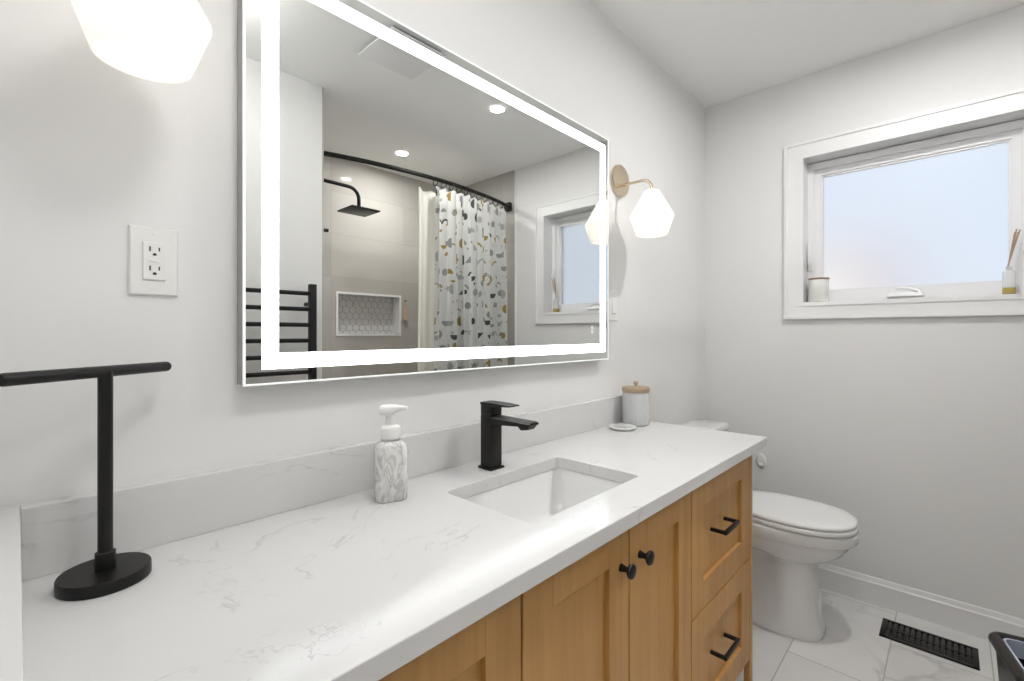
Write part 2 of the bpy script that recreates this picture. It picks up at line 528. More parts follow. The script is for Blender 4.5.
def baseboard(name, p0, p1, nrm):
    prof = [(0.0, 0.0), (0.014, 0.0), (0.014, 0.094), (0.010, 0.100), (0.006, 0.116), (0.004, 0.120), (0.0, 0.120)]
    r0 = [(p0[0] + nrm[0] * d, p0[1] + nrm[1] * d, z) for d, z in prof]
    r1 = [(p1[0] + nrm[0] * d, p1[1] + nrm[1] * d, z) for d, z in prof]
    struct(name, MB().loft([r0, r1]), M['trim'])
baseboard('baseboard_right', (W, -1.573), (W, -0.014), (-1, 0))
baseboard('baseboard_back', (1.80, 0.0), (W, 0.0), (0, -1))
baseboard('baseboard_front', (0.0, YP), (XS, YP), (0, 1))

# window casing (trim round the opening)
def yz_frame(b, y0, y1, z0, z1, w, x0, x1):
    t = MB().frame(y0, y1, z0, z1, w, x0, x1)
    b.add([(p[1], p[0], p[2]) for p in t.v], t.f)
b = MB()
yz_frame(b, -1.3630, -0.4070, 1.3240, 2.2165, 0.083, W - 0.014, W + 0.001)
yz_frame(b, -1.3630, -0.4070, 1.3240, 2.2165, 0.014, W - 0.020, W - 0.012)
yz_frame(b, -1.3630 + 0.064, -0.4070 - 0.064, 1.3240 + 0.064, 2.2165 - 0.064, 0.020, W - 0.018, W + 0.10)
struct('trim_window', b, M['trim'])

win = tag(thing('window_1', 'white vinyl awning window with frosted pane', 'window'), kind='structure')
fy0, fy1, fz0, fz1 = wy0 + 0.004, wy1 - 0.004, wz0 + 0.004, wz1 - 0.004
b = MB(); yz_frame(b, fy0, fy1, fz0, fz1, 0.034, W + 0.085, W + 0.19)
b.build('window_frame', M['vinyl'], win, 0)
gy0, gy1, gz0, gz1 = -1.2095, -0.5550, 1.4730, 2.0535
b = MB()
yz_frame(b, fy0 + 0.034, fy1 - 0.034, fz0 + 0.030, fz1 - 0.034, 0.03, W + 0.100, W + 0.15)
yz_frame(b, gy0 - 0.012, gy1 + 0.012, gz0 - 0.012, gz1 + 0.012, 0.012, W + 0.108, W + 0.13)
b.build('window_sash', M['vinyl'], win, 0)
tag(MB().box(W + 0.119, W + 0.124, gy0 - 0.01, gy1 + 0.01, gz0 - 0.01, gz1 + 0.01).build('window_pane', M['frost'], win, 0), 'frosted glass pane')
# folding crank on the bottom rail
b = MB()
b.loft([rrect(0.012, 0.066, 0.010, 1.4225, 4, W + 0.072, -0.881), rrect(0.012, 0.066, 0.010, 1.430, 4, W + 0.072, -0.881), rrect(0.008, 0.050, 0.007, 1.446, 4, W + 0.077, -0.886)])
b.tube([(W + 0.066, -0.925, 1.444), (W + 0.064, -0.90, 1.455), (W + 0.064, -0.87, 1.461), (W + 0.066, -0.845, 1.462)], [0.007, 0.006, 0.006, 0.007], 10)
b.tube([(W + 0.070, -0.846, 1.462), (W + 0.052, -0.846, 1.462)], 0.006, 10)
b.build('crank_handle', M['vinyl'], win)
for yy in (-0.502, -1.262):
    b = MB()
    b.box(W + 0.074, W + 0.086, yy - 0.010, yy + 0.010, 1.575, 1.735, 0.004)
    b.tube([(W + 0.074, yy, 1.715), (W + 0.060, yy, 1.69), (W + 0.056, yy, 1.64), (W + 0.062, yy, 1.60)], [0.006, 0.0075, 0.007, 0.006], 10)
    b.build('sash_lock', M['vinyl'], win)

# outside: pale ground and the neighbour's brick house across the yard
struct('ground', MB().box(4.0, 60, -40, 40, -0.6, -0.5), M['snow'])
nh = thing('neighbour_house', 'blurred pinkish brick house beyond the frosted window', 'house')
MB().box(13.0, 21, 0.6, 12, -0.5, 2.9).build('house_wall', M['brick'], nh, 0)
MB().add([(12.6, 0.1, 2.9), (21.4, 0.1, 2.9), (21.4, 12.5, 2.9), (12.6, 12.5, 2.9), (17, 0.1, 3.9), (17, 12.5, 3.9)],
         [(0, 1, 2, 3), (0, 4, 1), (3, 2, 5), (0, 3, 5, 4), (1, 4, 5, 2)]).build('house_roof', M['roof'], nh, 0)

# ------------------------------------------------------------------ vanity cabinet
vb = thing('vanity_cabinet', 'honey-coloured wooden vanity with shaker doors and black hardware', 'cabinet')
FX0, FX1, FZ0, FZ1 = 0.030, 1.802, 0.100, 0.8440
FY = -0.520; FB = -0.500
b = MB()
b.box(FX0, FX0 + 0.018, FB, -0.004, FZ0, FZ1).box(FX1 - 0.018, FX1, FB, -0.004, FZ0, FZ1)
b.box(FX0 + 0.018, FX1 - 0.018, FB, -0.004, FZ0, FZ0 + 0.018).box(FX0 + 0.018, FX1 - 0.018, -0.012, -0.004, FZ0 + 0.018, FZ1)
b.build('cabinet_carcass', M['wood'], vb, 0)
b = MB().box(FX0 + 0.019, FX1 - 0.019, FB, FB + 0.004, FZ0 + 0.019, 0.8)  # near-black sheet stands in for the shade inside the door gaps
tag(b.build('gap_shade_backing', M['dark'], vb, 0), 'dark sheet standing in for shade between the doors')
for x0, x1 in ((FX0, FX0 + 0.032), (FX1 - 0.032, FX1)):
    MB().box(x0, x1, FY, FB, 0.0, FZ1, 0.0015).build('leg', M['wood'], vb, 0)
for x0, x1 in ((FX0, FX0 + 0.04), (FX1 - 0.04, FX1)):
    MB().box(x0, x1, -0.06, -0.015, 0.0, FZ0).build('leg', M['wood'], vb, 0)

def shaker(b, x0, x1, z0, z1, w):
    """frame of two stiles and two rails round a recessed flat panel"""
    b.box(x0, x0 + w, FY, FB - 0.001, z0, z1, 0.0012).box(x1 - w, x1, FY, FB - 0.001, z0, z1, 0.0012)
    b.box(x0 + w, x1 - w, FY, FB - 0.001, z0, z0 + w, 0.0012).box(x0 + w, x1 - w, FY, FB - 0.001, z1 - w, z1, 0.0012)
    b.box(x0 + w - 0.004, x1 - w + 0.004, FY + 0.011, FB - 0.001, z0 + w - 0.004, z1 - w + 0.004)

GP = 0.0027
ZT = 0.840
for x0, x1, kx in ((0.5755, 0.9290, 0.893), (0.9290, 1.2666, 0.976)):
    b = MB(); shaker(b, x0 + GP, x1 - GP, FZ0 + 0.004, ZT, 0.079)
    d = b.build('door', M['wood'], vb, 0.3)
    k = MB()
    prof = [(0.009, 0.0), (0.008, 0.004), (0.0065, 0.010), (0.0065, 0.016), (0.012, 0.020), (0.0155, 0.023), (0.0165, 0.026), (0.0150, 0.029), (0.010, 0.031), (0.0, 0.0315)]
    mt = Matrix.Translation((kx, FY, 0.747)) @ Matrix.Rotation(PI / 2, 4, 'X')
    k.lathe(prof, n=28, mat=mt)
    tag(k.build('door_knob', M['black'], d), 'round matt black knob')
for x0, x1, hx in ((FX0 + 0.034, 0.5755, None), (1.2666, FX1 - 0.034, 1.492)):
    for z0, z1, hz in ((0.460, ZT, 0.662), (FZ0 + 0.004, 0.460, 0.292)):
        b = MB(); shaker(b, x0 + GP, x1 - GP, z0 + GP, z1 - GP, 0.080)
        d = b.build('drawer', M['wood'], vb, 0.3)
        hx_ = hx if hx else (x0 + x1) / 2
        k = MB()
        for s in (-1, 1):
            k.box(hx_ + s * 0.056 - 0.005, hx_ + s * 0.056 + 0.005, FY - 0.028, FY + 0.0115, hz - 0.005, hz + 0.005, 0.001)
        k.box(hx_ - 0.0615, hx_ + 0.0615, FY - 0.037, FY - 0.027, hz - 0.0055, hz + 0.0055, 0.0012)
        tag(k.build('drawer_handle', M['black'], d), 'square matt black bar handle')

# ------------------------------------------------------------------ countertop with cut-out, backsplash and side splash
SX0, SX1, SY0, SY1 = 0.6930, 1.1240, -0.4420, -0.1690
ct = thing('countertop', 'white grey-veined quartz countertop running over the wooden vanity', 'countertop')
bm = bmesh.new()
def loop(pts):
    vs = [bm.verts.new(p) for p in pts]
    return [bm.edges.new((vs[i], vs[(i + 1) % len(vs)])) for i in range(len(vs))]
x0c = XL + 0.001
ed = loop([(x0c, YF, ZC), (XR, YF, ZC), (XR, -0.001, ZC), (x0c, -0.001, ZC)])
ed += loop(rrect((SX1 - SX0) / 2, (SY1 - SY0) / 2, 0.018, ZC, 6, (SX0 + SX1) / 2, (SY0 + SY1) / 2))
bmesh.ops.triangle_fill(bm, use_beauty=True, edges=ed)
ex = bmesh.ops.extrude_face_region(bm, geom=bm.faces[:])
bmesh.ops.translate(bm, verts=[g for g in ex['geom'] if isinstance(g, bmesh.types.BMVert)], vec=(0, 0, ZSLAB - ZC))
bmesh.ops.recalc_face_normals(bm, faces=bm.faces[:])
be = [e for e in bm.edges if len(e.link_faces) == 2 and e.calc_face_angle(0) > 1.2]
bmesh.ops.bevel(bm, geom=be, offset=0.0018, segments=2, profile=0.5, affect='EDGES')
MB().bm(bm).build('counter_slab', M['quartz'], ct, 0)
tag(MB().box(0.0042, 1.853, -0.0266, -0.0005, ZC, 0.9883, 0.0015).build('backsplash', M['quartz'], None, 0), 'long low quartz backsplash strip along the wall below the mirror', 'backsplash')
tag(MB().box(x0c, 0.0040, YF + 0.004, -0.0005, ZC, 0.9883, 0.0015).build('side_splash', M['quartz'], None, 0), 'short quartz side splash at the left end of the countertop', 'backsplash')

# undermount basin
sk = thing('sink_basin', 'white rectangular undermount basin below the black faucet', 'sink')
scx, scy = (SX0 + SX1) / 2, (SY0 + SY1) / 2
hx, hy = (SX1 - SX0) / 2, (SY1 - SY0) / 2
rings = [rrect(hx + 0.022, hy + 0.022, 0.03, ZSLAB - 0.012, 6, scx, scy), rrect(hx + 0.022, hy + 0.022, 0.03, ZSLAB - 0.0005, 6, scx, scy),
         rrect(hx + 0.004, hy + 0.004, 0.022, ZSLAB - 0.0005, 6, scx, scy), rrect(hx + 0.002, hy + 0.002, 0.024, ZSLAB - 0.008, 6, scx, scy),
         rrect(hx - 0.012, hy - 0.012, 0.035, 0.760, 6, scx, scy), rrect(hx - 0.020, hy - 0.020, 0.045, 0.735, 6, scx, scy),
         rrect(hx - 0.036, hy - 0.036, 0.05, 0.722, 6, scx, scy), rrect(hx - 0.07, hy - 0.07, 0.05, 0.717, 6, scx, scy),
         rrect(0.03, 0.03, 0.0299, 0.714, 6, scx, scy)]
MB().loft(rings, False, True).build('basin_bowl', M['ceramic'], sk, 0.7)
tag(MB().lathe([(0.026, 0.7142), (0.026, 0.7165), (0.020, 0.718), (0.0, 0.7185)], (scx, scy, 0), 28).build('drain', M['black'], sk), 'black drain cover')

# ------------------------------------------------------------------ faucet
fa = thing('faucet', 'matt black square single-lever faucet behind the basin', 'faucet', (0.905, -0.107, ZC))
MB().box(-0.0265, 0.0265, -0.0265, 0.0265, 0, 0.007, 0.0025).build('base_plate', M['black'], fa)
MB().box(-0.0215, 0.0215, -0.0215, 0.0215, 0.007, 0.1485, 0.003, 3).build('body', M['black'], fa)
b = MB()
b.box(-0.0205, 0.0205, -0.0205, 0.0205, 0.1485, 0.152)
b.box(-0.0215, 0.0215, -0.0215, 0.0215, 0.1515, 0.178, 0.0035, 3)
# flat lever blade, reaching towards the room
b.loft([[(-0.0215, 0.0215, 0.176), (0.0215, 0.0215, 0.176), (0.0215, 0.0215, 0.183), (-0.0215, 0.0215, 0.183)],
        [(-0.0215, -0.0215, 0.172), (0.0215, -0.0215, 0.172), (0.0215, -0.0215, 0.1835), (-0.0215, -0.0215, 0.1835)],
        [(-0.021, -0.050, 0.176), (0.021, -0.050, 0.176), (0.021, -0.050, 0.1830), (-0.021, -0.050, 0.1830)],
        [(-0.020, -0.088, 0.1785), (0.020, -0.088, 0.1785), (0.020, -0.088, 0.1815), (-0.020, -0.088, 0.1815)]])
b.build('lever_handle', M['black'], fa, 0.4)
def xs(y, zb, zt, h):
    r = 0.005
    return [(-h, y, zb), (h, y, zb), (h, y, zt - r), (h - r, y, zt), (-h + r, y, zt), (-h, y, zt - r)]
b = MB()
b.loft([xs(-0.018, 0.122, 0.1480, 0.0200), xs(-0.030, 0.123, 0.1480, 0.0200), xs(-0.060, 0.128, 0.1475, 0.0195), xs(-0.110, 0.132, 0.1470, 0.019),
        xs(-0.150, 0.136, 0.1465, 0.0185), xs(-0.158, 0.139, 0.1460, 0.0175)])
b.build('spout', M['black'], fa, 0.4)
MB().loft([[(-0.012, -0.146, 0.1265), (0.012, -0.146, 0.1265), (0.012, -0.122, 0.1225), (-0.012, -0.122, 0.1225)], [(-0.0165, -0.154, 0.1385), (0.0165, -0.154, 0.1385), (0.0165, -0.112, 0.1340), (-0.0165, -0.112, 0.1340)]]).build('aerator', M['black'], fa)

# ------------------------------------------------------------------ soap dispenser
def swirl():
    n = Nodes('swirled_white_marble')
    co = n.mapped(n.coords(), (1.0, 1.0, 0.45))
    w = n.noise(co, 26, 4, 0.55, 2.2)
    d = n.math('ABSOLUTE', n.math('SUBTRACT', w, 0.5))
    c = n.ramp(d, [(0.0, (0.50, 0.49, 0.475)), (0.05, (0.68, 0.67, 0.655)), (0.13, (0.80, 0.79, 0.775))])
    n.bsdf(c, 0.2, spec=0.5)
    return n.m
M['swirl'] = swirl()
so = thing('soap_dispenser', 'white marbled foaming soap bottle with white pump left of the faucet', 'soap dispenser', (0.580, -0.116, ZC), -0.36)
def bot(hx, hy, r, z): return rrect(hx, hy, r, z, 8)
rings = [bot(0.0325, 0.025, 0.018, 0.0), bot(0.0352, 0.0275, 0.020, 0.003), bot(0.0365, 0.029, 0.020, 0.05), bot(0.0358, 0.0285, 0.020, 0.110),
         bot(0.0350, 0.0280, 0.021, 0.119), bot(0.0315, 0.0262, 0.021, 0.126), bot(0.0240, 0.0225, 0.0212, 0.1310), bot(0.0195, 0.0195, 0.0194, 0.1328)]
MB().loft(rings).build('bottle', M['swirl'], so, 0.9)
tag(MB().lathe([(0.0215, 0.1328), (0.0218, 0.1338), (0.0218, 0.1362), (0.0215, 0.1375)], n=32).build('collar_ring', M['steel'], so), 'thin silver ring')
b = MB()
b.lathe([(0.0215, 0.1375), (0.0222, 0.139), (0.0222, 0.158), (0.0208, 0.1625), (0.0160, 0.1660), (0.0130, 0.1675), (0.0125, 0.172), (0.0120, 0.196), (0.0, 0.196)], n=32)
b.build('pump_collar', M['plastic'], so)
b = MB()
def hd(x, hy, z0, z1): return rrect(hy, (z1 - z0) / 2, min(hy, (z1 - z0) / 2) * 0.75, x, 4)
def hring(x, hy, z0, z1): return [(p[2], p[0], (z0 + z1) / 2 + p[1]) for p in hd(x, hy, z0, z1)]
b.loft([hring(-0.0235, 0.010, 0.192, 0.208), hring(-0.0205, 0.0165, 0.189, 0.2105), hring(-0.008, 0.019, 0.189, 0.2115), hring(0.006, 0.018, 0.189, 0.2115),
        hring(0.0135, 0.013, 0.196, 0.2112), hring(0.026, 0.0085, 0.199, 0.2095), hring(0.036, 0.0065, 0.1995, 0.2080), hring(0.0385, 0.004, 0.2005, 0.2065)])
b.build('pump_head', M['plastic'], so, 0.9).rotation_euler = (0, 0, -0.45)

# ------------------------------------------------------------------ glass jar and dish
ja = thing('glass_jar', 'textured glass canister with gold lid near the counter end', 'jar', (1.747, -0.092, ZC))
n = 96
def ribring(r, z, amp): return [((r + amp * math.cos(24 * 2 * PI * j / n)) * math.cos(2 * PI * j / n), (r + amp * math.cos(24 * 2 * PI * j / n)) * math.sin(2 * PI * j / n), z) for j in range(n)]
rings = [ribring(0.046, 0.0, 0), ribring(0.052, 0.004, 0.0006), ribring(0.053, 0.012, 0.0012), ribring(0.053, 0.120, 0.0012), ribring(0.0515, 0.128, 0), ribring(0.050, 0.133, 0),
         ribring(0.0465, 0.133, 0), ribring(0.0480, 0.120, 0), ribring(0.0480, 0.012, 0), ribring(0.044, 0.008, 0)]
MB().loft(rings).build('jar_glass', M['ribglass'], ja, 0.8)
b = MB()
rings = [ribring(0.0535, 0.1335, 0), ribring(0.0545, 0.135, 0.0006), ribring(0.0545, 0.150, 0.0008), ribring(0.0535, 0.1525, 0), ribring(0.048, 0.1545, 0), ribring(0.010, 0.157, 0)]
b.loft(rings)
b.build('jar_lid', M['gold'], ja, 0.8)
MB().lathe([(0.004, 0.156), (0.0045, 0.160), (0.009, 0.165), (0.010, 0.171), (0.008, 0.176), (0.0, 0.179)], n=24).build('lid_knob', M['gold'], ja)

n = 80
def flower(r, z, amp): return [((r + amp * math.cos(10 * 2 * PI * j / n)) * math.cos(2 * PI * j / n), (r + amp * math.cos(10 * 2 * PI * j / n)) * math.sin(2 * PI * j / n), z) for j in range(n)]
b = MB().loft([flower(0.040, 0, 0), flower(0.048, 0.003, 0.001), flower(0.0535, 0.009, 0.003), flower(0.0530, 0.0125, 0.003), flower(0.048, 0.0135, 0.002), flower(0.040, 0.0115, 0.0015), flower(0.028, 0.0125, 0.003), flower(0.012, 0.011, 0)])
d = b.build('trinket_dish', M['ceramic'], None, 0.9); d.location = (1.622, -0.102, ZC)
tag(d, 'small white scalloped dish lying beside the gold-lidded jar', 'dish')

# ------------------------------------------------------------------ towel stand
ts = thing('towel_stand', 'black T-shaped hand towel stand on a round base, left counter end', 'towel stand', (0.0920, -0.1105, ZC))
MB().lathe([(0.0535, 0), (0.0555, 0.001), (0.0555, 0.0160), (0.0543, 0.0180), (0.0, 0.0190)], n=64).build('base', M['black'], ts)
b = MB()
b.lathe([(0.0125, 0.019), (0.0125, 0.044), (0.0092, 0.046), (0.0092, 0.316)], n=32)
b.build('post', M['black'], ts)
d = Vector((0.794, 0.608, 0)); c = Vector((0, 0, 0.3155))
b = MB()
ss = [-0.134, -0.1325, -0.130, 0.108, 0.1115, 0.1135]; rr = [0.0070, 0.0082, 0.0086, 0.0086, 0.0080, 0.0066]
b.tube([c + d * s for s in ss], rr, 24)
b.build('bar', M['black'], ts, 0.8)

# ------------------------------------------------------------------ lighted mirror
mi = thing('lighted_mirror', 'large rectangular wall mirror with a glowing light strip border', 'mirror')
mx0, mx1, mz0, mz1, my = 0.3012, 1.6175, 1.1480, 2.0230, -0.0416
MB().box(mx0 + 0.001, mx1 - 0.001, my + 0.005, -0.001, mz0 + 0.001, mz1 - 0.001).build('mirror_body', M['alu'], mi, 0)
MB().box(mx0 + 0.002, mx1 - 0.002, my, my + 0.005, mz0 + 0.002, mz1 - 0.002).build('mirror_glass', M['mirror'], mi, 0)
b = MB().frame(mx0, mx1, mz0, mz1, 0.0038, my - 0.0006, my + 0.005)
tag(b.build('glass_edge', M['edge'], mi, 0), 'polished edge of the glass with an added pale glow')
b = MB().frame(mx0 + 0.0330, mx1 - 0.0255, mz0 + 0.0310, mz1 - 0.0310, 0.0320, my - 0.0008, my + 0.001)
tag(b.build('light_strip', M['led'], mi, 0), 'glowing white light strip')
b = MB().frame(1.4975, 1.5085, 1.2520, 1.2630, 0.0015, my - 0.0006, my + 0.001)
b.frame(1.4975, 1.5085, 1.2680, 1.2790, 0.0015, my - 0.0006, my + 0.001)
b.build('touch_button', M['button'], mi, 0)

# ------------------------------------------------------------------ wall sconces
sc = thing('wall_sconce', 'brass wall sconce with white faceted opal shade, right of the mirror', 'wall lamp', (1.767, 0, 1.8800), group='pair of wall sconces')
mt = Matrix.Translation((0, 0, 0.0215)) @ Matrix.Rotation(PI / 2, 4, 'X')
MB().lathe([(0.067, 0.001), (0.067, 0.012), (0.0655, 0.0145), (0.0, 0.0150)], n=56, mat=mt).build('backplate', M['brass'], sc)
pts = [(0, -0.012, 0.0), (0, -0.11, 0.0)]
for i in range(1, 9):
    a = PI / 2 * i / 8
    pts.append((0, -0.11 - 0.042 * math.sin(a), -0.042 + 0.042 * math.cos(a)))
pts.append((0, -0.152, -0.047))
MB().tube(pts, 0.0058, 16).build('arm', M['brass'], sc, 1.0)
MB().lathe([(0.024, -0.0500), (0.024, -0.0465), (0.017, -0.0445), (0.010, -0.043), (0.0, -0.043)], (0, -0.152, 0), 32).build('shade_cap', M['brass'], sc)
prof = [(0.0595, -0.2304), (0.0605, -0.2300), (0.0865, -0.1560), (0.0865, -0.1540), (0.0290, -0.0510), (0.0265, -0.0495), (0.0, -0.0495),
        (0.0, -0.0530), (0.0260, -0.0530), (0.0835, -0.1550), (0.0580, -0.2295)]
MB().lathe(prof + [prof[0]], (0, -0.152, 0), 48, cap0=False, cap1=False).build('shade', M['opal'], sc, 0.35)
MB().lathe([(0.0, -0.168), (0.012, -0.166), (0.022, -0.156), (0.0245, -0.142), (0.021, -0.125), (0.013, -0.108), (0.012, -0.085), (0.0, -0.085)], (0, -0.152, 0), 24).build('bulb', M['bulb'], sc, 1.0)
MB().lathe([(0.014, -0.086), (0.014, -0.054), (0.0, -0.054)], (0, -0.152, 0), 20).build('socket', M['plastic'], sc)
copy_thing(sc, (0.132, 0, 1.8900), 'wall sconce left of the mirror, white opal shade cut off by the picture top')

# ------------------------------------------------------------------ outlet and switch
ou = thing('wall_outlet', 'white double power outlet on the wall left of the mirror', 'outlet')
ox0, ox1, oz0, oz1 = 0.1325, 0.2045, 1.3180, 1.4395
oc = (ox0 + ox1) / 2
b = MB()
b.loft([[(ox0, -0.0005, oz0), (ox1, -0.0005, oz0), (ox1, -0.0005, oz1), (ox0, -0.0005, oz1)],
        [(ox0, -0.002, oz0), (ox1, -0.002, oz0), (ox1, -0.002, oz1), (ox0, -0.002, oz1)],
        [(ox0 + 0.003, -0.0065, oz0 + 0.003), (ox1 - 0.003, -0.0065, oz0 + 0.003), (ox1 - 0.003, -0.0065, oz1 - 0.003), (ox0 + 0.003, -0.0065, oz1 - 0.003)]])
b.build('cover_plate', M['plastic'], ou, 0.2)
rc = MB().box(oc - 0.0165, oc + 0.0165, -0.0090, -0.006, 1.3455, 1.4120, 0.0008).build('receptacle', M['plastic'], ou, 0.3)
for zc_ in (1.3960, 1.3620):
    b = MB()
    b.box(oc - 0.0078, oc - 0.0055, -0.0094, -0.0088, zc_, zc_ + 0.0085).box(oc + 0.0055, oc + 0.0075, -0.0094, -0.0088, zc_ + 0.001, zc_ + 0.0078)
    b.loft([[(oc + 0.0030 * math.cos(a), y, zc_ - 0.0060 + (0.0034 * math.sin(a) if math.sin(a) > 0 else 0.0012 * math.sin(a))) for a in [2 * PI * i / 16 for i in range(16)]] for y in (-0.0088, -0.0094)])
    b.build('socket_slots', M['slot'], rc, 0)
MB().box(oc - 0.008, oc + 0.008, -0.0096, -0.0088, 1.3776, 1.3810, 0.0004).build('test_button', M['plastic'], rc)
for z in (1.4270, 1.3300):
    MB().lathe([(0.0028, 0.0060), (0.0028, 0.0070), (0.0, 0.0072)], n=14, mat=Matrix.Translation((oc, 0, z)) @ Matrix.Rotation(PI / 2, 4, 'X')).build('screw', M['plastic'], ou)

sw = thing('light_switch', 'white light switch on the wall just right of the mirror', 'switch')
sx0, sx1, sz0, sz1 = 1.681, 1.753, 1.303, 1.431
b = MB()
b.loft([[(sx0, -0.0005, sz0), (sx1, -0.0005, sz0), (sx1, -0.0005, sz1), (sx0, -0.0005, sz1)],
        [(sx0, -0.002, sz0), (sx1, -0.002, sz0), (sx1, -0.002, sz1), (sx0, -0.002, sz1)],
        [(sx0 + 0.003, -0.0065, sz0 + 0.003), (sx1 - 0.003, -0.0065, sz0 + 0.003), (sx1 - 0.003, -0.0065, sz1 - 0.003), (sx0 + 0.003, -0.0065, sz1 - 0.003)]])
b.build('cover_plate', M['plastic'], sw, 0.2)
scx_ = (sx0 + sx1) / 2
MB().add([(scx_ - 0.0165, y, z) for y, z in ()] or [(scx_ - 0.0165, -0.006, 1.334), (scx_ + 0.0165, -0.006, 1.334), (scx_ + 0.0165, -0.006, 1.400), (scx_ - 0.0165, -0.006, 1.400),
          (scx_ - 0.0165, -0.0105, 1.335), (scx_ + 0.0165, -0.0105, 1.335), (scx_ + 0.0165, -0.0075, 1.399), (scx_ - 0.0165, -0.0075, 1.399)],
         [(0, 1, 2, 3), (4, 5, 6, 7), (0, 1, 5, 4), (1, 2, 6, 5), (2, 3, 7, 6), (3, 0, 4, 7)]).build('rocker', M['plastic'], sw, 0)

hk = MB()
mt = Matrix.Translation((W, -0.2965, 0.5725)) @ Matrix.Rotation(-PI / 2, 4, 'Y')
def oval(hy, hz, d): return [(W - d, -0.2965 + hy * math.cos(2 * PI * j / 32), 0.5725 + hz * math.sin(2 * PI * j / 32)) for j in range(32)]
hk.loft([oval(0.024, 0.038, 0.0005), oval(0.025, 0.040, 0.004), oval(0.023, 0.037, 0.008), oval(0.015, 0.026, 0.0105), oval(0.004, 0.008, 0.0115)])
hk.tube([(W - 0.009, -0.2965, 0.558), (W - 0.017, -0.2965, 0.550), (W - 0.021, -0.2965, 0.553)], [0.010, 0.009, 0.006], 12)
tag(hk.build('wall_hook', M['plastic'], None, 0.8), 'small white oval hook on the wall above the toilet lid', 'hook')

# ------------------------------------------------------------------ toilet
to = thing('toilet', 'white toilet with closed lid between the vanity and window wall', 'toilet', (2.30, 0, 0))
def waist(y, z):
    if z > 0.34 or z < 0.02: return 1.0
    k = math.sin(min(1, max(0, (z - 0.02) / 0.32)) * PI) ** 0.6
    t = min(1, max(0, (y + 0.53) / 0.10)); t = t * t * (3 - 2 * t)
    t2 = 1 - min(1, max(0, (y + 0.20) / 0.08)) * 0.5
    return 1 - 0.62 * k * t * t2
lv = [(0.000, 0.122, -0.652, -0.09, 3.4), (0.012, 0.124, -0.656, -0.09, 3.4), (0.030, 0.119, -0.651, -0.09, 3.4), (0.08, 0.114, -0.642, -0.10, 3.4),
      (0.14, 0.111, -0.635, -0.10, 3.4), (0.20, 0.108, -0.629, -0.10, 3.4), (0.26, 0.106, -0.626, -0.10, 3.3), (0.292, 0.108, -0.628, -0.10, 3.1),
      (0.302, 0.114, -0.636, -0.11, 2.9), (0.312, 0.128, -0.656, -0.11, 2.7), (0.326, 0.144, -0.684, -0.12, 2.5), (0.350, 0.159, -0.714, -0.13, 2.4),
      (0.380, 0.170, -0.736, -0.14, 2.35), (0.400, 0.176, -0.748, -0.14, 2.3), (0.408, 0.184, -0.761, -0.14, 2.3), (0.416, 0.189, -0.768, -0.14, 2.3), (0.448, 0.190, -0.770, -0.14, 2.3), (0.456, 0.187, -0.766, -0.145, 2.3), (0.458, 0.178, -0.755, -0.15, 2.3)]
rings = [sell(hw, yf_, yb_, z, 64, e, 0, waist) for z, hw, yf_, yb_, e in lv]
MB().loft(rings).build('bowl', M['ceramic'], to, 1.0)
def slabring(s, z): return sell(0.187 * s, -0.768 * s + (-0.25) * (1 - s), -0.265 - 0.25 * (s - 1) * -1 * 0, z, 64, 2.25)
def lidr(dx, z): return sell(0.186 - dx, -0.768 + dx, -0.268 - dx, z, 64, 2.3)
MB().loft([lidr(0.012, 0.4605), lidr(0.002, 0.4605), lidr(0.0, 0.463), lidr(0.0, 0.475), lidr(0.003, 0.4785), lidr(0.014, 0.4785)]).build('seat', M['seat'], to, 0.8)
b = MB().loft([lidr(0.016, 0.4815), lidr(0.006, 0.4815), lidr(0.004, 0.484), lidr(0.004, 0.491), lidr(0.008, 0.4955), lidr(0.02, 0.4985), lidr(0.06, 0.5005), lidr(0.12, 0.501)])
b.build('lid', M['seat'], to, 0.8)
for s in (-1, 1):
    b = MB()
    b.tube([(s * 0.075 - 0.022, -0.262, 0.480), (s * 0.075 + 0.022, -0.262, 0.480)], 0.013, 16)
    b.box(s * 0.075 - 0.016, s * 0.075 + 0.016, -0.275, -0.245, 0.457, 0.478, 0.003)
    b.build('hinge', M['seat'], to, 0.8)
TX = 0.055
b = MB().loft([rrect(0.175, 0.070, 0.05, 0.440, 8, TX, -0.106), rrect(0.200, 0.080, 0.05, 0.465, 8, TX, -0.101), rrect(0.222, 0.086, 0.05, 0.56, 8, TX, -0.099), rrect(0.228, 0.088, 0.05, 0.748, 8, TX, -0.099)])
b.build('tank', M['ceramic'], to, 0.9)
b = MB().loft([rrect(0.226, 0.086, 0.05, 0.7485, 8, TX, -0.099), rrect(0.237, 0.092, 0.055, 0.7505, 8, TX, -0.098), rrect(0.239, 0.094, 0.057, 0.756, 8, TX, -0.098), rrect(0.239, 0.094, 0.057, 0.774, 8, TX, -0.098),
               rrect(0.235, 0.090, 0.055, 0.782, 8, TX, -0.098), rrect(0.220, 0.078, 0.05, 0.7855, 8, TX, -0.098), rrect(0.10, 0.04, 0.03, 0.787, 8, TX, -0.098)])
b.build('tank_lid', M['ceramic'], to, 0.9)
for s in (-1, 1):
    MB().lathe([(0.016, 0.0), (0.016, 0.008), (0.011, 0.016), (0.0, 0.018)], (s * 0.098, -0.30, 0.028), 20).build('bolt_cap', M['plastic'], to)

